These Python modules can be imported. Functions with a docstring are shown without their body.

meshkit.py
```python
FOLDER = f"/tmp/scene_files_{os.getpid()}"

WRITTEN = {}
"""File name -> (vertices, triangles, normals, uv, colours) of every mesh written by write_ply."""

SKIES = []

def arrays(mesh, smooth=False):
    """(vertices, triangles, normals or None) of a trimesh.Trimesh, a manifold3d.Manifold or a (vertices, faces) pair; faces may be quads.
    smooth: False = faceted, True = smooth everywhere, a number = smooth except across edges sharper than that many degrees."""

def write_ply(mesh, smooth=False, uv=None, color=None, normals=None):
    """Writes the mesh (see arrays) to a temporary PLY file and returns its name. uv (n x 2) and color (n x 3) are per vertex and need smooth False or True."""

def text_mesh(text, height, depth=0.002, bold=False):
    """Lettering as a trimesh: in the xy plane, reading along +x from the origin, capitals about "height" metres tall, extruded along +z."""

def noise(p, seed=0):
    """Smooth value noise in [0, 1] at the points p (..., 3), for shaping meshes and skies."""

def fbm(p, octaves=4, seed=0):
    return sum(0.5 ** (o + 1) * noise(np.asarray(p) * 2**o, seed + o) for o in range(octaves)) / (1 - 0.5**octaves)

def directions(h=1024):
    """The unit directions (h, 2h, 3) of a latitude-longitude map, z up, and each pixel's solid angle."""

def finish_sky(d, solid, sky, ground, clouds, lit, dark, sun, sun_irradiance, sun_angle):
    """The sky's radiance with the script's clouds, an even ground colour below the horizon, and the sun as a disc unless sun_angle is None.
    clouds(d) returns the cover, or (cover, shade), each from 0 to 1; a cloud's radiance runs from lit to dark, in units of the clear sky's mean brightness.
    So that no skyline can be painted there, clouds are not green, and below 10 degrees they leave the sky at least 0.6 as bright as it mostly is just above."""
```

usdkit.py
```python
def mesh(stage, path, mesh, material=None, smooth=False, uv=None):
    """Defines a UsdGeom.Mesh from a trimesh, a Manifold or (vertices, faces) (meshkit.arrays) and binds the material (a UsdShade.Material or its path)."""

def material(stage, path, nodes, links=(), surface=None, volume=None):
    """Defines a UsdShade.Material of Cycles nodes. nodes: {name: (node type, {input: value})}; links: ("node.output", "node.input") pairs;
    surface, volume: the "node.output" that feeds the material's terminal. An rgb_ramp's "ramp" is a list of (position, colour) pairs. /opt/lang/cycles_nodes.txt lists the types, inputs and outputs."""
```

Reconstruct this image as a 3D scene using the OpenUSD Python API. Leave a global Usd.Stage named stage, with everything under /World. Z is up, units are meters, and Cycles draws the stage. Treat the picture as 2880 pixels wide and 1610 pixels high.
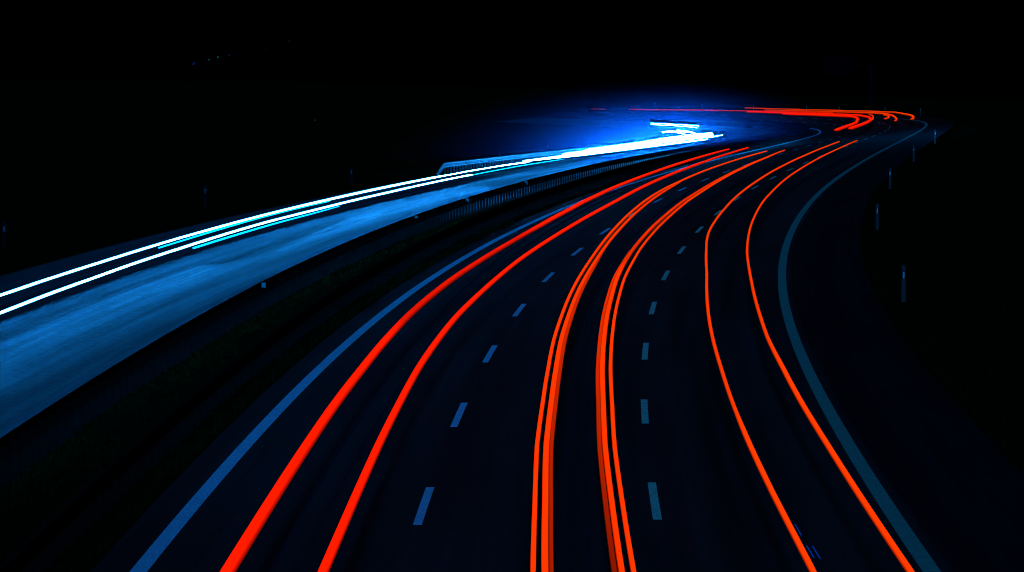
import math, random
import numpy as np, trimesh, usdkit, meshkit
from scipy.interpolate import PchipInterpolator
from pxr import Usd, UsdGeom, UsdLux, UsdShade, Sdf, Gf, Vt

random.seed(7)
rng = np.random.default_rng(7)
stage = Usd.Stage.CreateInMemory()
UsdGeom.SetStageUpAxis(stage, UsdGeom.Tokens.z)
UsdGeom.SetStageMetersPerUnit(stage, 1.0)
UsdGeom.Xform.Define(stage, '/World')
mat = lambda name, nodes, links=(), surface=None, volume=None: usdkit.material(stage, '/World/Looks/' + name, nodes, links, surface, volume)

# ------------------------------------------------------------------ camera, night sky, added fill light, exposure
CAM_H = 7.463
FOCAL_PX = 12680.0 / 2880.0                       # focal length in picture widths (long lens from a bridge)
PITCH = math.atan((805 - 126.8) / 12680.0)        # looking slightly down
cam = UsdGeom.Camera.Define(stage, '/World/camera')
cam.CreateHorizontalApertureAttr(36.0)
cam.CreateVerticalApertureAttr(36.0 * 572 / 1024)
cam.CreateFocalLengthAttr(36.0 * FOCAL_PX)
cam.CreateClippingRangeAttr(Gf.Vec2f(0.5, 20000))
cam.AddTranslateOp().Set(Gf.Vec3d(0, 0, CAM_H))
cam.AddRotateXYZOp().Set(Gf.Vec3f(90 - math.degrees(PITCH), 0, 0))
cam.CreateExposureAttr(0.0)

FILL_EL, FILL_AZ = math.radians(42), math.radians(183)     # azimuth from +y towards +x: behind the camera
FILL = 0.28
SKY = 2.5e-5
sky_mat = mat('night_sky', {'s': ('sky_texture', {'sky_type': 'single_scattering', 'sun_disc': False, 'sun_elevation': FILL_EL, 'sun_rotation': FILL_AZ}),
                            'b': ('background_shader', {'strength': SKY})}, [('s.color', 'b.color')], surface='b.background')
dome = UsdLux.DomeLight.Define(stage, '/World/sky')
UsdShade.MaterialBindingAPI.Apply(dome.GetPrim()).Bind(sky_mat)
fill_light = UsdLux.DistantLight.Define(stage, '/World/fill_light')  # added light, stands in for passing headlights on the near markings
fill_light.CreateNormalizeAttr(True)
fill_light.CreateIntensityAttr(FILL)
fill_light.CreateAngleAttr(12.0)
fill_light.CreateColorAttr(Gf.Vec3f(0.0, 0.28, 1.0))
fill_light.AddRotateXYZOp().Set(Gf.Vec3f(90 - math.degrees(FILL_EL), 0, -math.degrees(FILL_AZ) + 180))

HEAD = (5.0, 155.0, 560.0)                       # radiance of the headlight streaks: blue-white, far past white

# ------------------------------------------------------------------ naming and tagging
used = {}
def path_for(parent, name):
    base = f"{parent or '/World'}/{name}"
    k = used.get(base, 0); used[base] = k + 1
    return base if k == 0 else f'{base}_{k:03d}'

def tag(prim, label=None, category=None, group=None, kind=None):
    for k, v in (('label', label), ('category', category), ('group', group), ('kind', kind)):
        if v: prim.SetCustomDataByKey(k, v)
    return prim

def obj(name, mesh, material, parent=None, smooth=False, **tags):
    m = usdkit.mesh(stage, path_for(str(parent.GetPath()) if parent else None, name), mesh, material, smooth)
    return tag(m.GetPrim(), **tags)

def thing(name, loc=(0, 0, 0), rotz=0.0, **tags):
    x = UsdGeom.Xform.Define(stage, path_for(None, name))
    x.AddTranslateOp().Set(Gf.Vec3d(*map(float, loc)))
    x.AddRotateZOp().Set(math.degrees(rotz))
    return tag(x.GetPrim(), **tags)

def copy_of(root, name, loc, rotz, **tags):
    t = thing(name, loc, rotz, **tags)
    t.GetReferences().AddInternalReference(root.GetPath())
    t.SetInstanceable(True)
    return t

# ------------------------------------------------------------------ the course of the road (s along the left lane line of the near carriageway, n to the right)
KS = [-30, 60, 150, 250, 330, 400, 470, 540, 620, 720, 810, 950]
KV = [.000332, .000729, .000388, .0000197, -.000236, -.00056, -.000733, -.000899, -.001062, -.001224, -.0013, 0]
ZS = [120, 200, 280, 350, 420, 500, 580, 680, 752, 775, 940, 1000, 3100]
ZV = [0, -.003383, -.006175, -.008301, -.011075, -.011989, -.011307, -.007792, -.0058, -.05, -.05, 0, 0]
CS = [-30, 100, 200, 300, 400, 500, 650]
CV = [.0002, .01036, .03111, .07264, .10313, .10445, .09986]
S = np.arange(-400, 3101, 2.0)
def _cum(v): return np.r_[0, np.cumsum((v[1:] + v[:-1]) / 2 * 2.0)]
_th = _cum(np.interp(S, KS, KV, left=0, right=0)); _th += .0036633 - np.interp(-30, S, _th)
_X = _cum(np.sin(_th)); _X += -1.7088 - np.interp(-30, S, _X)
_Y = _cum(np.cos(_th)); _Y += 42.857 - np.interp(-30, S, _Y)
_Z = _cum(np.interp(S, ZS, ZV, left=0)); _Z -= np.interp(-30, S, _Z)
def heading(s): return np.interp(s, S, _th)
def crown(n):                                    # the superelevation follows the near carriageway and half of the far one
    n = np.asarray(n, float)
    lo = np.where(n < -11, -11 - 3.0 * (1 - np.exp((n + 11) / 3.0)), n)
    return np.where(n > 12, 12 + 3 * (1 - np.exp(-(n - 12) / 3)), lo)
def P(s, n, dz=0.0):
    s, n, dz = np.broadcast_arrays(np.asarray(s, float), np.asarray(n, float), np.asarray(dz, float))
    th = heading(s)
    return np.stack([np.interp(s, S, _X) + n * np.cos(th), np.interp(s, S, _Y) - n * np.sin(th),
                     np.interp(s, S, _Z) + np.interp(s, CS, CV) * crown(n) + dz], -1)

def grid_mesh(p):                                # p: rows x cols x 3
    r, c = p.shape[:2]
    i = np.arange(r * c).reshape(r, c)
    q = np.stack([i[:-1, :-1], i[:-1, 1:], i[1:, 1:], i[1:, :-1]], -1).reshape(-1, 4)
    return p.reshape(-1, 3), q

def steps(a, b, d):
    return np.linspace(a, b, max(2, int(math.ceil((b - a) / d)) + 1))

def strip(s, n, dz):
    """a sheet over stations s and offsets n, seen from above"""
    ss, nn = np.meshgrid(s, n, indexing='ij')
    return grid_mesh(P(ss, nn, dz))

def sweep(s, prof, n0=0.0, dz0=0.0, closed=True, caps=True):
    """sweeps a cross-section [(n, z)] along the road"""
    s = np.asarray(s, float); prof = np.asarray(prof, float)
    n0 = np.broadcast_to(n0, s.shape); dz0 = np.broadcast_to(dz0, s.shape)
    base = P(s, n0, dz0); th = heading(s)
    across = np.stack([np.cos(th), -np.sin(th), np.zeros_like(th)], -1)
    ring = base[:, None] + across[:, None] * prof[None, :, :1] + np.array([0, 0, 1.0]) * prof[None, :, 1:2]
    m, k = ring.shape[:2]
    v = ring.reshape(-1, 3); f = []
    i = np.arange(m * k).reshape(m, k)
    j = np.roll(i, -1, axis=1)
    if not closed: i, j = i[:, :-1], j[:, :-1]
    a, b, c, d = i[:-1], j[:-1], j[1:], i[1:]
    f = np.concatenate([np.stack([a, b, c], -1).reshape(-1, 3), np.stack([a, c, d], -1).reshape(-1, 3)])
    if closed and caps:
        fan = np.array([[0, q + 1, q] for q in range(1, k - 1)])
        f = np.concatenate([f, fan, (fan[:, ::-1] + (m - 1) * k)])
    return trimesh.Trimesh(v, f, process=False)

def box(sx, sy, sz, at=(0, 0, 0)):
    m = trimesh.creation.box([sx, sy, sz]); m.apply_translation(at); return m

def prism(pts, z0, z1):
    """a convex outline in xy, drawn up from z0 to z1"""
    pts = np.asarray(pts, float); k = len(pts)
    v = np.r_[np.c_[pts, np.full(k, z0)], np.c_[pts, np.full(k, z1)]]
    f = [[a, (a + 1) % k, (a + 1) % k + k] for a in range(k)] + [[a, (a + 1) % k + k, a + k] for a in range(k)]
    f += [[0, a + 1, a] for a in range(1, k - 1)] + [[k, k + a, k + a + 1] for a in range(1, k - 1)]
    return trimesh.Trimesh(v, f, process=False)

# ------------------------------------------------------------------ materials
def rough(name, dark, light, scale, rough_=0.8, spec=0.3, stretch=(1, 1, 1), bump=0.0, bscale=60, fine=None):
    nodes = {'g': ('geometry', {}), 'm': ('mapping', {'scale': stretch}), 'n': ('noise_texture', {'scale': scale, 'detail': 6, 'roughness': 0.62}),
             'r': ('rgb_ramp', {'ramp': [(0.3, dark), (0.7, light)]}),
             'p': ('principled_bsdf', {'roughness': rough_, 'specular_ior_level': spec})}
    links = [('g.position', 'm.vector'), ('m.vector', 'n.vector'), ('n.fac', 'r.fac'), ('r.color', 'p.base_color')]
    if fine:
        nodes['fn'] = ('noise_texture', {'scale': fine, 'detail': 2})
        nodes['fr'] = ('rgb_ramp', {'ramp': [(0.3, (.55, .55, .55)), (0.7, (1.35, 1.35, 1.35))]})
        nodes['mx'] = ('mix_color', {'blend_type': 'multiply', 'fac': 1.0, 'use_clamp': False})
        links = [l for l in links if l[1] != 'p.base_color'] + [('g.position', 'fn.vector'), ('fn.fac', 'fr.fac'), ('r.color', 'mx.a'), ('fr.color', 'mx.b'), ('mx.result', 'p.base_color')]
    if bump:
        nodes['bn'] = ('noise_texture', {'scale': bscale, 'detail': 3}); nodes['b'] = ('bump', {'strength': bump, 'distance': 0.01})
        links += [('g.position', 'bn.vector'), ('bn.fac', 'b.height'), ('b.normal', 'p.normal')]
    return mat(name, nodes, links, surface='p.BSDF')

def road_surface(name, dark, light, lo=.55, hi=1.3):
    """asphalt with wheel tracks and paving lanes running along the road (UV = offset across, distance along), patches and stone grain"""
    return mat(name, {'u': ('texture_coordinate', {}), 'm1': ('mapping', {'scale': (1.3, .012, 1)}), 'n1': ('noise_texture', {'scale': 1.0, 'detail': 3, 'roughness': .55}),
                      'm2': ('mapping', {'scale': (.45, .06, 1)}), 'n2': ('noise_texture', {'scale': 1.0, 'detail': 5, 'roughness': .6, 'distortion': .6}),
                      'm3': ('mapping', {'scale': (7.0, .05, 1)}), 'n3': ('noise_texture', {'scale': 1.0, 'detail': 2}),
                      'g': ('geometry', {}), 'n4': ('noise_texture', {'scale': 7, 'detail': 3, 'roughness': .7}),
                      'r0': ('rgb_ramp', {'ramp': [(.35, dark), (.65, light)]}), 'r1': ('rgb_ramp', {'ramp': [(.36, (lo,) * 3), (.62, (hi,) * 3)]}),
                      'r3': ('rgb_ramp', {'ramp': [(.35, (.86,) * 3), (.65, (1.1,) * 3)]}), 'r4': ('rgb_ramp', {'ramp': [(.3, (.6,) * 3), (.7, (1.4,) * 3)]}),
                      'x1': ('mix_color', {'blend_type': 'multiply', 'fac': 1.0, 'use_clamp': False}), 'x2': ('mix_color', {'blend_type': 'multiply', 'fac': 1.0, 'use_clamp': False}),
                      'x3': ('mix_color', {'blend_type': 'multiply', 'fac': 1.0, 'use_clamp': False}), 'b': ('bump', {'strength': .3, 'distance': .008}),
                      'p': ('principled_bsdf', {'roughness': .95, 'specular_ior_level': .03})},
               [('u.UV', 'm1.vector'), ('u.UV', 'm2.vector'), ('u.UV', 'm3.vector'), ('m1.vector', 'n1.vector'), ('m2.vector', 'n2.vector'), ('m3.vector', 'n3.vector'), ('g.position', 'n4.vector'),
                ('n2.fac', 'r0.fac'), ('n1.fac', 'r1.fac'), ('n3.fac', 'r3.fac'), ('n4.fac', 'r4.fac'), ('r0.color', 'x1.a'), ('r1.color', 'x1.b'), ('x1.result', 'x2.a'), ('r3.color', 'x2.b'),
                ('x2.result', 'x3.a'), ('r4.color', 'x3.b'), ('x3.result', 'p.base_color'), ('n4.fac', 'b.height'), ('b.normal', 'p.normal')], surface='p.BSDF')
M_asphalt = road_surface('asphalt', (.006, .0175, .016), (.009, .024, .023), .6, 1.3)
M_shoulder = road_surface('dark_asphalt', (.003, .008, .0085), (.0045, .011, .0115), .8, 1.15)  # shoulder asphalt, toned darker than the lanes
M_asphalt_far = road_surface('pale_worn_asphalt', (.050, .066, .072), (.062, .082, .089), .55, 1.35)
M_grass_soil = rough('grass_soil', (.007, .006, .0016), (.012, .011, .003), 0.8, 1.0, .0, bump=.6, bscale=9, fine=7)
M_blade = rough('grass_blades', (.008, .012, .002), (.013, .020, .004), 2.0, .9, .0)
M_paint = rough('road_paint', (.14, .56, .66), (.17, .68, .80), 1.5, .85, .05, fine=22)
M_paint_teal_lit = rough('teal_lit_road_paint', (.12, .60, .40), (.14, .70, .48), 1.5, .85, .05, fine=22)  # teal cast of the light put into this copy of the paint
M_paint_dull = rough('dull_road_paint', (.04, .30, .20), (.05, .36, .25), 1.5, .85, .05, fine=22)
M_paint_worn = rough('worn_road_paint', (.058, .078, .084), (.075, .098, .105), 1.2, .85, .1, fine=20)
M_shaded_steel = rough('shaded_rail_steel', (.007, .006, .005), (.012, .010, .008), 3, .95, .0)  # rail steel darkened, the shade on the median rails put into its colour
M_zinc = rough('galvanised_steel', (.045, .052, .055), (.07, .078, .08), 2, .6, .3)
M_post = rough('grey_post_plastic', (.06, .06, .055), (.10, .10, .09), 4, .7, .2)  # post plastic toned to an even dark grey
M_post_unlit = rough('unlit_post_plastic', (.008, .009, .012), (.014, .015, .02), 4, .9, .0)  # left posts get little light, which is put into their colour
M_reflector_unlit = rough('unlit_reflector_glass', (.10, .14, .22), (.16, .2, .3), 60, .8, .0)  # their reflectors, with the missing light put into the glass colour
M_black = rough('black_plastic', (.012, .012, .012), (.02, .02, .02), 4, .7, .2)
M_reflector = rough('reflector_glass', (.75, .78, .80), (.85, .88, .9), 60, .4, .5)
M_board = rough('dark_blue_sign_sheeting', (.0006, .0008, .003), (.0008, .001, .0035), 2, .9, .0)
M_mast = rough('sign_mast_steel', (.002, .003, .004), (.003, .0045, .006), 2, .9, .0)
M_housing = rough('lamp_housing', (.008, .008, .008), (.012, .012, .012), 4, .9, .05)

def glow(name, color, strength=1.0, varies=True):
    nodes = {'e': ('emission', {'color': color, 'strength': strength})}
    links = []
    if varies:
        nodes['a'] = ('attribute', {'attribute': 'power'}); nodes['k'] = ('math', {'math_type': 'multiply', 'value2': strength})
        links = [('a.fac', 'k.value1'), ('k.value', 'e.strength')]
    return mat(name, nodes, links, surface='e.emission')
M_red = glow('tail_light_red', (1.2, .0125, .0))
M_orange = glow('tail_light_orange', (1.2, .041, .0))
M_amber = glow('tail_light_amber', (1.2, .047, .0))
M_white = glow('headlight_white', HEAD)
M_cyan = glow('headlight_cyan', (.001, 1.6, 3.6))
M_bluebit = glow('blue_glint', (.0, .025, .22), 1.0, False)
M_plate = glow('plate_light_blue', (.0, .0011, .0075), 1.0, False)
M_lamp_c = glow('far_lamp_teal', (.0, .12, .14), 1.0, False)
M_lamp_b = glow('far_lamp_blue', (.0, .03, .22), 1.0, False)

# ------------------------------------------------------------------ ground: one sheet, out to the horizon
s_g = np.r_[np.arange(-400, -40, 30), np.arange(-40, 500, 4), np.arange(500, 960, 8), np.arange(960, 3101, 60)]
n_g = np.r_[-650, -450, -300, -200, -120, -80, -60, -45, -36, -30, -26, -23, -20.5, -18.3, -18.05, -16, -13, -10, -7.85, -7.7, -7.2, -6.4, -5.6, -4.8, -4.5, -4.3, -1, 3, 7, 10.1, 10.3, 10.8, 11.6, 12.6, 14, 17, 21, 27, 36, 50, 80, 130, 220, 400, 650]
ss, nn = np.meshgrid(s_g, n_g, indexing='ij')
gp = P(ss, nn, -0.05)
road_here = ((nn > -18.2) & (nn < -7.75)) | ((nn > -4.4) & (nn < 10.25))
gp[..., 2] -= np.where(road_here, 0.10, 0)
gp[..., 2] -= np.clip((-nn - 26) * .09, 0, 3.0) + np.clip((nn - 14) * .16, 0, 3.2)
lump = meshkit.fbm(gp.reshape(-1, 3) * np.array([.35, .35, 0]) + 3).reshape(ss.shape)
verge = ((nn < -18.4) | (nn > 10.4) | ((nn < -4.6) & (nn > -7.6))) & (ss < 960)
gp[..., 2] += np.where(verge, .07 * (lump - .3) * np.clip(np.minimum(abs(nn - 10.4), abs(nn + 18.4)) / 3 + .4, 0, 3), 0)
d2 = ((gp[..., 0] + 125) / 120) ** 2 + ((gp[..., 1] - 2150) / 260) ** 2
gp[..., 2] += 7.5 * np.exp(-d2)                   # a low rise far off, with a few lamps on it
obj('ground', grid_mesh(gp), M_grass_soil, smooth=True, kind='structure', label='dark grassy ground beside and between the two carriageways')

# ------------------------------------------------------------------ the two carriageways with their markings
def slab(s, n, drop=.16):
    top = strip(s, n, 0.0)
    v, q = top
    parts = [trimesh.Trimesh(v, np.vstack([q[:, [0, 1, 2]], q[:, [0, 2, 3]]]), process=False)]
    for k in (0, -1):
        e = np.stack([P(s, n[k], 0), P(s, n[k], -drop)], 1)
        if k == 0: e = e[:, ::-1]
        w, q2 = grid_mesh(e)
        parts.append(trimesh.Trimesh(w, np.vstack([q2[:, [0, 1, 2]], q2[:, [0, 2, 3]]]), process=False))
    return trimesh.util.concatenate(parts)

def road_uv(mesh, s, n):
    k = len(s) * len(n); uv = np.zeros((len(mesh.vertices), 2))
    uv[:k] = np.stack(np.meshgrid(n, s, indexing='xy'), -1).reshape(-1, 2)
    return uv

def road(name, s, n, material, parent=None, **tags):
    m = slab(s, n)
    p = usdkit.mesh(stage, path_for(str(parent.GetPath()) if parent else None, name), m, material, uv=road_uv(m, s, n)).GetPrim()
    return tag(p, **tags)

s_road = np.r_[np.arange(-120, 440, 2.0), np.arange(440, 1000, 4.0)]
near = road('carriageway', s_road, np.array([-4.43, -3, 0, 3.75, 6, 7.8]), M_asphalt, kind='structure', label='near three-lane asphalt carriageway under the red light streaks')
road('hard_shoulder', s_road, np.array([7.802, 9, 10.2]), M_shoulder, near)
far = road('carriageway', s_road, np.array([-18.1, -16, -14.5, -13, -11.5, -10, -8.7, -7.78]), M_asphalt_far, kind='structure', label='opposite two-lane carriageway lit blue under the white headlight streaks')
def edge_line(parent, n, w, material):
    obj('edge_line', strip(s_road, np.array([n - w / 2, n + w / 2]), .004), material, parent)
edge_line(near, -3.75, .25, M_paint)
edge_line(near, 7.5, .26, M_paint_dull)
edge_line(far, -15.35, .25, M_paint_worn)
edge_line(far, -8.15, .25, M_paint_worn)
for n, first, gap, parent, material in ((0, -36, 18, near, M_paint), (3.75, -36 + .76, 18, near, M_paint_teal_lit), (-11.8, 41.7 - 17.3 * 6, 17.3, far, M_paint_worn)):
    for k in range(52):
        c = first + gap * k
        if c < 760: obj('lane_dash', strip(np.array([c - 3, c, c + 3]), np.array([n - .07, n + .07]), .004), material, parent)

# ------------------------------------------------------------------ guard rails
W = [(0, .44), (.05, .47), (.05, .53), (0, .57), (0, .62), (.05, .66), (.05, .72), (0, .75), (-.012, .75), (.036, .715), (.036, .665), (-.014, .625), (-.014, .565), (.036, .525), (.036, .475), (-.012, .44)]
def beam(s, n, side, height=0.0):
    prof = [(side * a, b) for a, b in W]
    if side > 0: prof = prof[::-1]
    return sweep(s, prof, n, height)
def post_mesh(s, n, side, h=.70, depth=.10):
    """a sigma-section post with a spacer, standing on the ground behind the beam"""
    t = .006
    prof = np.array([(0, -.03), (t + .004, -.03), (t + .004, .03), (0, .03)])
    m = trimesh.util.concatenate([box(depth, .008, h + .1, (-side * (depth / 2 + .02), 0, h / 2 - .05)),
                                  box(.008, .055, h + .1, (-side * .024, .028, h / 2 - .05)),
                                  box(.008, .055, h + .1, (-side * (depth + .016), .028, h / 2 - .05)),
                                  box(.06, .07, .24, (-side * .0, -.036, .60))])
    m.apply_transform(trimesh.transformations.rotation_matrix(-heading(s), [0, 0, 1]))
    m.apply_translation(P(s, n, -.05))
    return m

def guard_rail(s0, s1, n, side, material, label, posts_to, pitch=4 / 3, first=0.0, reflectors=(), depth=.10):
    r = thing('guard_rail', label=label, category='guard rail')
    s = np.r_[steps(s0, min(s1, 420), 2.0), steps(420, s1, 4.0)[1:]] if s1 > 420 else steps(s0, s1, 2.0)
    obj('beam', beam(s, n(s), side), material, r)
    at = np.arange(s0 + first, s1, pitch)
    rest = []
    for q in at:
        m = post_mesh(q, float(n(q)), side, depth=depth + .08 * float(np.clip((135 - q) / 60, 0, 1)))
        if q < posts_to: obj('post', m, material, r)
        else: rest.append(m)
    if rest: obj('post', trimesh.util.concatenate(rest), material, r, kind='stuff')
    for q, w, h in reflectors:
        m = box(w, .03, h, (0, 0, 0)); m.apply_transform(trimesh.transformations.rotation_matrix(-heading(q), [0, 0, 1]))
        m.apply_translation(P(q, float(n(q)) + .09, .66)); obj('reflector', m, M_reflector, r)
    return r

RL = [(55.3, .12, .15), (106.5, .13, .17), (128, .14, .18), (155.8, .14, .18)]
guard_rail(-30, 760, lambda s: np.interp(s, [-30, 40, 140, 760], [-7.4, -7.42, -7.62, -7.62]), -1, M_shaded_steel,
           'dark steel guard rail with square reflectors, along the edge of the blue-lit carriageway', 360, first=.4, reflectors=RL)
guard_rail(-30, 760, lambda s: np.interp(s, [-30, 760], [-5.0, -5.0]), 1, M_shaded_steel,
           'dark steel guard rail beside the left edge line of the near carriageway', 360, first=.2)
r2 = thing('guard_rail', label='blue-lit guard rail with a sloping end, behind the white headlight streaks', category='guard rail')
s2 = np.r_[203, 206.5, steps(207, 330, 2.0)[1:]]
h2 = np.interp(s2, [203, 206.5, 330], [-.62, 0, 0]); n2 = np.interp(s2, [203, 260, 330], [-18.25, -17.8, -17.8]) - .0
obj('beam', beam(s2, n2, 1, h2), M_zinc, r2)
for q in np.arange(207.5, 330, 4 / 3):
    obj('post', post_mesh(q, float(np.interp(q, s2, n2)), 1), M_zinc, r2)

# ------------------------------------------------------------------ light streaks
def wobble(s, seed, amp):
    r_ = np.random.default_rng(seed)
    k = np.arange(s[0] - 30, s[-1] + 31, 9.0)
    return np.interp(s, k, np.clip(r_.normal(0, 1, len(k)), -2, 2)) * amp

def tube(pts, sides=13, seed=1, step=2.0, amp=.006, lens='up'):
    """pts: rows (s, n, dz, radius, power). Returns (mesh, power per vertex): a streak of light that follows the road.
    Its lit face looks up and back (tail lights) or towards the middle of the road (headlights); its underside is dark, as a lamp's housing is."""
    a = np.array(pts, float)
    s = steps(a[0, 0], a[-1, 0], step)
    n, z, r = (PchipInterpolator(a[:, 0], a[:, k])(s) for k in (1, 2, 3)); pw = np.interp(s, a[:, 0], a[:, 4])
    if len(s) > 6:
        n = n + wobble(s, seed, amp); z = z + wobble(s, seed + 50, amp * .8)
    s_all = np.r_[s[0] - r[0] * .8, s, s[-1] + r[-1] * .8]                 # rounded ends
    n, z, pw = np.r_[n[0], n, n[-1]], np.r_[z[0], z, z[-1]], np.r_[pw[0], pw, pw[-1]]
    e = np.r_[r[0] * .35, r, r[-1] * .35]
    if lens == 'up':
        ang = np.radians(np.linspace(0, 180, sides)); 
        on = np.r_[np.clip(1.15 - 1.0 * np.abs(np.cos(ang)) ** 5, .12, 1.0), 0, 0]    # brightest along the middle of the lens
        prof = np.c_[np.cos(ang), 1.6 * np.sin(ang) - .7]
        prof = np.r_[prof, prof[-1:] * [.97, 1] - [0, .02], prof[:1] * [.97, 1] - [0, .02]]
    else:
        top = 155 if a[0, 0] > 150 else 114
        ang = np.radians(np.linspace(-4, top, sides)); dark = np.radians(np.linspace(top + 2, 354, 9)); on = np.r_[np.ones(sides), np.zeros(9)]
        prof = np.r_[np.c_[np.cos(ang), np.sin(ang)], np.c_[np.cos(dark), np.sin(dark)]]
    base = P(s_all, n, z); th = heading(s_all)
    across = np.stack([np.cos(th), -np.sin(th), np.zeros_like(th)], -1)
    ring = base[:, None] + across[:, None] * (e[:, None] * prof[:, 0])[..., None] + np.array([0, 0, 1.0]) * (e[:, None] * prof[:, 1])[..., None]
    m, k = ring.shape[:2]; i = np.arange(m * k).reshape(m, k); j = np.roll(i, -1, axis=1)
    a_, b_, c_, d_ = i[:-1], j[:-1], j[1:], i[1:]
    f = np.concatenate([np.stack([a_, c_, b_], -1).reshape(-1, 3), np.stack([a_, d_, c_], -1).reshape(-1, 3)])
    fan = np.array([[0, q, q + 1] for q in range(1, k - 1)])
    f = np.concatenate([f, fan, fan[:, ::-1] + (m - 1) * k])
    return (ring.reshape(-1, 3), f), (pw[:, None] * on[None]).ravel()

def powered(prim, power):
    UsdGeom.PrimvarsAPI(UsdGeom.Mesh(prim)).CreatePrimvar('power', Sdf.ValueTypeNames.FloatArray, 'vertex').Set(Vt.FloatArray.FromNumpy(power.astype(np.float32)))

seeds = iter(range(100, 999))
def thin(rows):
    """tail lights seen from farther off keep their real width: no bloom"""
    return [(q[0], q[1], q[2], q[3] * float(np.interp(q[0], [-10, 70, 235, 320], [1, .72, .62, .85])), q[4]) for q in rows]

def streak(name, strands, label, group=None, category='light streak', **kw):
    """strands: one list of rows makes the streak a single mesh; several make it a thing with strands as parts"""
    sd = next(seeds)
    if name.startswith('tail'): strands = [(thin(rows), mtl) for rows, mtl in strands]
    if len(strands) == 1:
        (m, pw), mtl = tube(strands[0][0], seed=sd, **kw), strands[0][1]
        p = obj(name, m, mtl, smooth=True, label=label, category=category, group=group); powered(p, pw)
        return p
    t = thing(name, label=label, category=category, group=group)
    for rows, mtl in strands:
        m, pw = tube(rows, seed=sd, **kw)
        powered(obj('strand', m, mtl, t, smooth=True), pw)
    return t

Z = .80
# left lane, one vehicle: two red streaks
streak('tail_light_streak', [([(-40, -2.0, Z, .085, 1), (-16, -2.0, Z, .088, 1), (30, -2.12, Z, .10, 1), (36, -2.12, Z, .10, .62), (85, -1.68, Z, .11, .62), (100, -1.6, Z, .12, 1), (133, -1.73, Z, .12, 1), (231, -2.22, Z, .11, 1)], M_red)],
       'broad red light streak nearest the wide left edge line')
streak('tail_light_streak', [([(-40, -.79, Z, .068, 1), (-16, -.79, Z, .068, 1), (27, -.93, Z, .08, 1), (65, -.67, Z, .085, 1), (112, -.32, Z, .10, 1), (152, -.5, Z, .11, 1), (235, -1.18, Z, .10, 1)], M_red)],
       'narrower red light streak between the broad red one and the left row of lane dashes')
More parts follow.
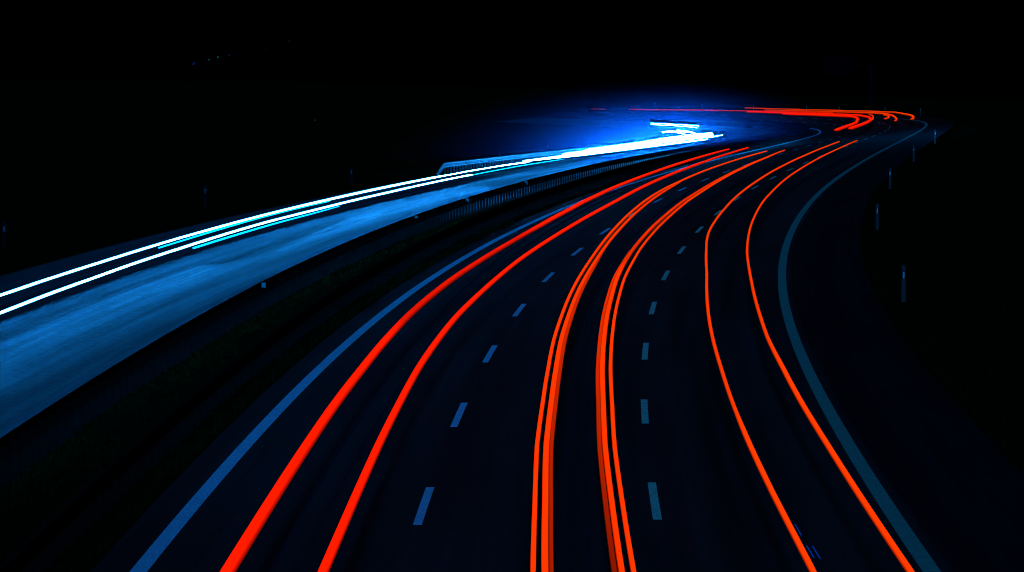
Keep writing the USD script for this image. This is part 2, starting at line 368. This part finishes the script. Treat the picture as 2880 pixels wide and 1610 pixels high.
# middle lane, two vehicles one after the other: orange double streaks
streak('tail_light_streak', [([(-40, 1.965, Z, .036, 1), (-16, 1.89, Z, .037, 1), (25, 1.735, Z, .048, 1), (67, 1.55, Z, .062, 1), (143, .80, Z, .075, 1), (218, 1.16, Z, .075, 1)], M_orange),
                             ([(-40, 2.12, Z, .047, 1), (-16, 2.04, Z, .048, 1), (25, 1.90, Z, .064, 1), (67, 1.73, Z, .068, 1), (125, 1.12, Z, .07, .9), (146, .93, Z, .03, .6)], M_orange),
                             ([(-40, 2.205, Z - .03, .03, .3), (-16, 2.125, Z - .03, .03, .3), (25, 1.985, Z - .03, .045, .45), (60, 1.84, Z - .03, .05, .5), (75, 1.72, Z - .03, .018, .3)], M_orange)],
       'left one of the two orange double streaks in the middle lane')
streak('tail_light_streak', [([(-40, 3.08, Z, .04, .95), (-16, 3.02, Z, .042, .95), (25, 2.87, Z, .062, 1), (58, 2.70, Z, .075, 1), (66, 2.66, Z, .08, .62), (140, 2.62, Z, .10, .62), (219, 2.26, Z, .085, .8)], M_orange),
                             ([(-40, 2.99, Z - .03, .035, .14), (-16, 2.93, Z - .03, .038, .2), (25, 2.775, Z - .03, .048, .6), (58, 2.60, Z - .03, .05, .7), (74, 2.56, Z - .03, .018, .4)], M_orange),
                             ([(-40, 3.23, Z, .034, 1), (-16, 3.17, Z, .036, 1), (25, 3.045, Z, .046, 1), (65, 2.90, Z, .055, 1), (126, 2.82, Z, .06, 1), (205, 2.40, Z, .05, .9)], M_orange)],
       'right one of the two orange double streaks, left of the second row of lane dashes')
# right lane, one vehicle
streak('tail_light_streak', [([(-40, 5.44, Z, .043, 1), (-16, 5.43, Z, .043, 1), (4, 5.36, Z, .048, 1), (9, 5.345, Z, .042, .78), (56, 5.26, Z, .058, .78), (91, 4.8, Z, .062, .8), (149, 4.63, Z, .075, .85), (244, 4.57, Z, .085, .8)], M_amber)],
       'thin orange light streak to the right of the second row of lane dashes')
streak('tail_light_streak', [([(-40, 6.68, Z, .046, 1), (-16, 6.67, Z, .046, 1), (20, 6.6, Z, .056, 1), (29, 6.57, Z, .052, .78), (52, 6.54, Z, .056, .76), (74, 6.37, Z, .058, .78), (127, 6.02, Z, .065, .82), (245, 5.77, Z, .08, .8)], M_amber)],
       'thin orange light streak nearest the right edge line')
# far curve
streak('tail_light_streak', [([(321, .58, Z, .17, 1), (378, .1, Z, .19, 1), (437, .37, Z, .19, 1), (464, 1.1, Z, .19, 1), (506, 1.95, Z, .2, 1), (541, 1.75, Z, .2, 1), (598, 1.7, Z, .2, 1)], M_red)],
       'thick red hooked streak in the far bend, the inner one of the pair')
streak('tail_light_streak', [([(325, 1.63, Z, .18, 1), (387, 1.42, Z, .19, 1), (434, 1.9, Z, .19, 1), (480, 2.75, Z, .19, 1), (518, 3.3, Z, .19, 1), (580, 3.0, Z, .17, 1), (640, 2.6, Z, .16, .9)], M_red)],
       'thick red hooked streak in the far bend, the outer one of the pair')
streak('tail_light_streak', [([(373, 6.11, Z, .16, .8), (419, 6.26, Z, .16, .85), (464, 6.55, Z, .16, .8), (500, 7.2, Z, .15, .8), (552, 7.3, Z, .15, .8), (605, 7.35, Z, .14, .75), (668, 7.4, Z, .13, .7)], M_amber)],
       'orange streak that bends farthest out to the right at the far end of the road')
streak('tail_light_streak', [([(372, 4.51, Z, .13, .75), (414, 4.42, Z, .14, .8), (464, 5.05, Z, .16, .8), (505, 5.8, Z, .16, .85), (560, 5.7, Z, .15, .7), (640, 5.4, Z, .14, .7)], M_amber)],
       'orange streak in the far bend with a small hook on its right end')
streak('tail_light_streak', [([(416.5, 3.23, Z, .13, .8), (447, 4.2, Z, .13, .8), (480, 4.85, Z, .12, .8)], M_amber)],
       'short orange branch below the small hook in the far bend')
streak('tail_light_streak', [([(425, 1.9, Z, .11, .8), (450, 2.45, Z, .12, .85), (467, 3.0, Z, .12, .8), (485, 3.75, Z, .11, .8), (503, 4.35, Z, .1, .7)], M_amber)],
       'tiny orange hook leaving the thick red pair in the far bend')
streak('tail_light_streak', [([(560, 4.3, Z, .13, .8), (640, 3.9, Z, .14, .7), (690, 2.6, Z, .15, .55), (728, 1.0, Z, .15, .35)], M_red)],
       'long thin red streak running left along the far horizon')
streak('tail_light_streak', [([(742, .1, Z, .13, .16), (751, -.2, Z, .13, .16)], M_red)],
       'short dim red dash at the far left end of the horizon streak')

# opposite carriageway: headlights
def head(rows, label, mtl=M_white, **kw):
    return streak('headlight_streak', [(rows, mtl)], label, lens='side', **kw)
H = .65
head([(0, -14.15, H, .045, .5), (60, -14.15, H, .047, .8), (110, -14.15, H, .05, 1.2), (125, -14.1, H, .06, 1.3), (170, -14.0, H, .066, 1.4), (178, -14.0, H, .045, 1.4), (205, -14.1, .60, .06, 1.2), (345, -14.1, .7, .09, 1)], 'long white headlight streak, the upper one of the pair on the left')
head([(0, -12.85, H, .045, .4), (45, -12.87, H, .046, .7), (90, -12.95, H, .05, 1.15), (130, -12.8, H, .052, 1.5), (176, -12.7, H, .055, 1.5)], 'white headlight streak, the lower one of the pair on the left')
head([(177, -12.75, .62, .035, 1), (226, -12.8, .62, .035, 1)], 'thin cyan streak that carries on the lower white streak to the right', M_cyan)
head([(73.3, -12.8, .94, .035, 1), (114, -12.8, .91, .04, 1), (122, -12.95, .85, .03, 1)], 'thin cyan streak between the two white ones', M_cyan)
head([(81.7, -12.8, .555, .05, 1), (114, -12.75, .56, .04, 1), (124, -12.75, .58, .02, 1)], 'cyan streak along the underside of the lower white streak', M_cyan)
head([(203, -12.8, .85, .08, 1), (253, -12.8, .72, .18, 1), (308, -12.8, .74, .23, 1), (350, -12.8, .72, .25, 1)], 'thick white streak in the glaring band, the lowest layer')
head([(226, -12.8, .9, .12, 1), (276, -12.8, .88, .18, 1), (308, -12.8, .95, .23, 1), (359, -12.8, .90, .27, 1)], 'thick white streak in the middle of the glaring band')
head([(240, -12.8, 1.0, .11, 1), (276, -12.8, 1.03, .15, 1), (308, -12.8, 1.14, .19, 1), (359, -12.8, 1.10, .21, 1)], 'thick white streak along the top of the glaring band')
head([(355, -13.2, .80, .07, 1), (362, -12.9, .86, .045, 1), (379, -12.8, .91, .045, 1)], 'short white tip at the right end of the glaring band')
head([(301, -12.8, 1.75, .12, 1), (307, -12.8, 1.72, .14, 1), (318, -12.8, 1.52, .16, 1), (324, -12.8, 1.2, .18, 1)], 'white hooked streak rising from the glaring band, the left one')
head([(316, -12.8, 1.73, .15, 1), (331, -12.8, 1.47, .16, 1)], 'short white streak above the hooked one')
head([(330, -12.8, 1.40, .16, 1), (333, -12.8, 1.34, .20, 1), (338, -12.8, 1.1, .22, 1)], 'white knob on top of the glaring band')
head([(566, -14.1, .72, .11, 1), (600, -14.1, .68, .12, 1), (630, -14.1, .64, .12, 1)], 'white far streak, uppermost of the three parallel ones')
head([(583, -12.8, .29, .10, 1), (610, -12.8, .32, .12, 1), (639.5, -12.8, .29, .11, 1)], 'white far streak, middle one of the three parallel ones')
head([(605, -11.2, .0 + .18, .06, 1), (645, -11.2, .16, .07, 1)], 'thin white far streak, lowest of the three parallel ones')

# small blue marks on the near road and the faint traces of number plate lamps
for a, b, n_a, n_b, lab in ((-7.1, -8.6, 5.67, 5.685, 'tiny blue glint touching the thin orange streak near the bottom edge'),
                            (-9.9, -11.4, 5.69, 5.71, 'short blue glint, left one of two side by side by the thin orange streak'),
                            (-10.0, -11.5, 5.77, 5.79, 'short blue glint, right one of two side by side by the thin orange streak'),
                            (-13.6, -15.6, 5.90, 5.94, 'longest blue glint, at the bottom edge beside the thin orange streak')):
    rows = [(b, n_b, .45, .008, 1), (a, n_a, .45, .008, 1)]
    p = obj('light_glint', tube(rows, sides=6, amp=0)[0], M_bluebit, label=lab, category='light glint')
for n_a, n_b, lab in ((-1.55, -1.75, 'faint blue plate-lamp trace, left one between the two red streaks'), (-1.2, -1.4, 'faint blue plate-lamp trace, right one between the two red streaks'),
                      (2.35, 1.75, 'faint teal plate-lamp trace, left one between the orange double streaks'), (2.62, 2.1, 'faint teal plate-lamp trace, right one between the orange double streaks')):
    obj('plate_lamp_trace', tube([(-40, n_a, .6, .012, 1), (10, n_a, .6, .014, 1), (150, n_b, .6, .02, 1)], sides=6, amp=.004)[0], M_plate, label=lab, category='light trace')

# ------------------------------------------------------------------ delineator posts
def delineator(loc, rotz, post=None, glass=None, **tags):
    post, glass = post or M_post, glass or M_reflector
    t = thing('delineator_post', loc, rotz, **tags)
    out = [(-.06, -.045), (.0, -.06), (.06, -.045), (.05, .06), (-.05, .06)]
    sh = lambda k: [(a * k, b * k) for a, b in out]
    obj('post', prism(out, -.15, .66), post, t)
    obj('band', prism(sh(.985), .66, .90), M_black, t)
    obj('reflector', box(.05, .012, .19, (0, -.064, .78)), glass, t)
    v = prism(out, .90, 1.03); v.vertices[5:7, 2] -= 0.0; v.vertices[8:10, 2] += .03
    obj('cap', v, post, t)
    return t
dels = [(58.1, 10.95), (107.7, 10.88), (157.5, 10.87), (210.6, 10.82), (261.7, 10.75)]
names = ['right-hand verge delineator post nearest the camera, tallest of its row', 'second delineator post from the camera on the right verge', 'third delineator post from the camera on the right verge',
         'fourth delineator post from the camera on the right verge', 'fifth delineator post from the camera on the right verge, before the far bend']
firsts = {}
def put_del(s, n, label, group):
    left = n < 0
    loc, rz = P(s, n, -.05), -heading(s)
    if left not in firsts:
        firsts[left] = delineator(loc, rz, *((M_post_unlit, M_reflector_unlit) if left else ()), label=label, category='delineator post', group=group)
    else:
        copy_of(firsts[left], 'delineator_post', loc, rz, label=label, category='delineator post', group=group)
for (s_, n_), l_ in zip(dels, names): put_del(s_, n_, l_, 'delineator posts along the right verge')
for s_, l_ in ((504, 'far delineator post right of the outermost orange bend'), (554, 'far delineator post above the small orange hook'), (604, 'far delineator post above the red hooked pair'),
               (634, 'far delineator post above the left part of the orange bundle'), (678, 'far delineator post above the right part of the long thin red streak'),
               (716, 'far delineator post above the middle of the long thin red streak'), (748, 'far delineator post above the left part of the long thin red streak')):
    put_del(s_, 10.95, l_, 'delineator posts in the far bend')
for s_, n_, l_ in ((94.1, -21.7, 'delineator post at the left picture edge above the white streaks'), (141.6, -21.6, 'delineator post above the white streaks in the left quarter of the picture'),
                   (181.3, -20.2, 'dim delineator post left of the sloping guard rail end'), (293.5, -21.6, 'delineator post above the blue-lit guard rail')):
    put_del(s_, n_, l_, 'delineator posts along the left verge')

# ------------------------------------------------------------------ sign on a cantilever mast in the far bend
S_G = 583.0
g = thing('gantry_sign', P(S_G, 12.6, -.1), -heading(S_G) + .05, label='dark blank direction sign hung from a cantilever mast in the far bend', category='road sign')
cyl = lambda r, h, at: (lambda m: (m.apply_translation(at), m)[1])(trimesh.creation.cylinder(r, h, sections=16))
obj('mast', cyl(.17, 7.4, (0, 0, 3.7)), M_mast, g, smooth=30)
obj('foot_plate', box(.8, .8, .12, (0, 0, .06)), M_mast, g)
arm = trimesh.creation.cylinder(.11, 6.9, sections=12); arm.apply_transform(trimesh.transformations.rotation_matrix(math.pi / 2, [0, 1, 0])); arm.apply_translation((-3.3, 0, 7.0))
obj('arm', arm, M_mast, g, smooth=30)
bd = obj('board', box(4.1, .06, 2.6, (-4.6, -.18, 6.8)), M_board, g)
for z_ in (5.52, 8.08): obj('frame', box(4.16, .08, .05, (-4.6, -.18, z_)), M_mast, bd)
for x_ in (-6.68, -2.52): obj('frame', box(.05, .08, 2.5, (x_, -.18, 6.8)), M_mast, bd)

# ------------------------------------------------------------------ far lamps beyond the left fields
def ray(x, y, dist):
    """point on the line of sight of photograph pixel (x, y) at distance dist along +y"""
    return np.array([(x - 1440) / 12680 * dist, dist, CAM_H - (y - 126.8) / 12680 * dist])
gtree = gp.reshape(-1, 3)
for px, py, dist, r, m_, lab in ((545, 180.5, 2150, .30, M_lamp_b, 'leftmost blue lamp in the row of far lights, the lower of two'), (549, 176, 2150, .24, M_lamp_b, 'blue far lamp just above the leftmost one'),
                                (579.5, 171.5, 2150, .16, M_lamp_b, 'dim violet far lamp left of the green one'), (589, 168.2, 2150, .30, M_lamp_c, 'green far lamp in the middle of the row of far lights'),
                                (613.5, 161.3, 2150, .32, M_lamp_c, 'teal far lamp, brightest of the row of far lights'), (645.5, 155.6, 2150, .22, M_lamp_b, 'blue lamp at the right end of the row of far lights'),
                                (749, 137, 2150, .14, M_lamp_c, 'very dim far lamp between the row of lights and the lone high one'), (815, 116.6, 2150, .22, M_lamp_c, 'lone teal far lamp high to the right of the row of lights'),
                                (887, 338, 1010, .13, M_lamp_b, 'lone dim blue lamp low in the dark field on the left')):
    q = ray(px, py, dist)
    k = np.argmin(((gtree[:, :2] - q[:2]) ** 2).sum(1))
    z0 = min(gtree[k, 2], q[2] - 2.0)
    t = thing('far_lamp', (q[0], q[1], z0), 0, label=lab, category='lamp', group='far lamps across the fields')
    h = q[2] - z0
    obj('pole', cyl(.07, h + .6, (0, 0, h / 2 - .3)), M_mast, t)
    hd = trimesh.creation.icosphere(2, r); hd.apply_scale([1.15, 1, .85]); hd.apply_translation((0, 0, h))
    obj('lamp_head', hd, m_, t, smooth=True)

# ------------------------------------------------------------------ grass tufts near the camera
def tuft(seed):
    r_ = np.random.default_rng(seed); v, f = [], []
    for _ in range(16):
        a = r_.uniform(0, 2 * np.pi); h = r_.uniform(.06, .17); l = r_.uniform(.02, .09); o = r_.normal(0, .05, 2); w = .006
        d = np.array([math.cos(a), math.sin(a), 0]); e = np.array([-d[1], d[0], 0]); b = np.r_[o, -.02]
        k = len(v)
        v += [b - e * w, b + e * w, b + d * l * .5 + e * w * .7 + [0, 0, h * .65], b + d * l * .5 - e * w * .7 + [0, 0, h * .65], b + d * l + [0, 0, h]]
        f += [[k, k + 1, k + 2], [k, k + 2, k + 3], [k + 3, k + 2, k + 4]]
    return np.array(v), np.array(f)
gi = UsdGeom.PointInstancer.Define(stage, path_for(None, 'grass'))
tag(gi.GetPrim(), label='short dark grass along the verges and between the guard rails', category='grass', kind='stuff')
protos = [obj('tuft', tuft(k), M_blade, gi.GetPrim()) for k in range(4)]
gi.CreatePrototypesRel().SetTargets([p.GetPath() for p in protos])
cnt = 9000
sv = -30 + 150 * rng.random(cnt) ** 1.4
side = rng.random(cnt)
nv = np.where(side < .45, -4.55 - 2.3 * rng.random(cnt) ** 1.5, np.where(side < .6, -7.15 + .5 * rng.random(cnt), 10.35 + 4 * rng.random(cnt) ** 1.6))
pp = P(sv, nv, -.06)
gi.CreatePositionsAttr(Vt.Vec3fArray.FromNumpy(pp.astype(np.float32)))
gi.CreateProtoIndicesAttr(Vt.IntArray.FromNumpy(rng.integers(0, 4, cnt).astype(np.int32)))
ro = rng.random(cnt) * np.pi
gi.CreateOrientationsAttr(Vt.QuathArray([Gf.Quath(float(math.cos(a)), 0, 0, float(math.sin(a))) for a in ro]))
sc = (0.6 + .9 * rng.random(cnt))[:, None] * np.ones(3)
gi.CreateScalesAttr(Vt.Vec3fArray.FromNumpy(sc.astype(np.float32)))

# ------------------------------------------------------------------ added glow
# an added blue scattering volume standing in for lens bloom round the far headlights
GLOW_DENSITY = 0.0042
mc, mr = P(276, -12.5, .5), (17.0, 112.0, 6.0)
mh = float(heading(290))
el = trimesh.creation.icosphere(4, 1.0); el.apply_scale(mr)
el.apply_transform(trimesh.transformations.rotation_matrix(-mh, [0, 0, 1])); el.apply_translation(mc)
M_glow_volume = mat('glow_volume', {'g': ('geometry', {}), 'm': ('mapping', {'mapping_type': 'texture', 'location': mc, 'rotation': (0, 0, -mh), 'scale': mr}),
                      't': ('gradient_texture', {'gradient_type': 'quadratic_sphere'}), 'w': ('math', {'math_type': 'power', 'value2': 1.7}), 'k': ('math', {'math_type': 'multiply', 'value2': GLOW_DENSITY}),
                      'v': ('principled_volume', {'color': (.22, .36, 1.0), 'anisotropy': 0.0})},
             [('g.position', 'm.vector'), ('m.vector', 't.vector'), ('t.fac', 'w.value1'), ('w.value', 'k.value1'), ('k.value', 'v.density')], volume='v.volume')
obj('glow_volume', el, M_glow_volume, kind='stuff', label='added blue glow around the far headlights, standing in for lens bloom')
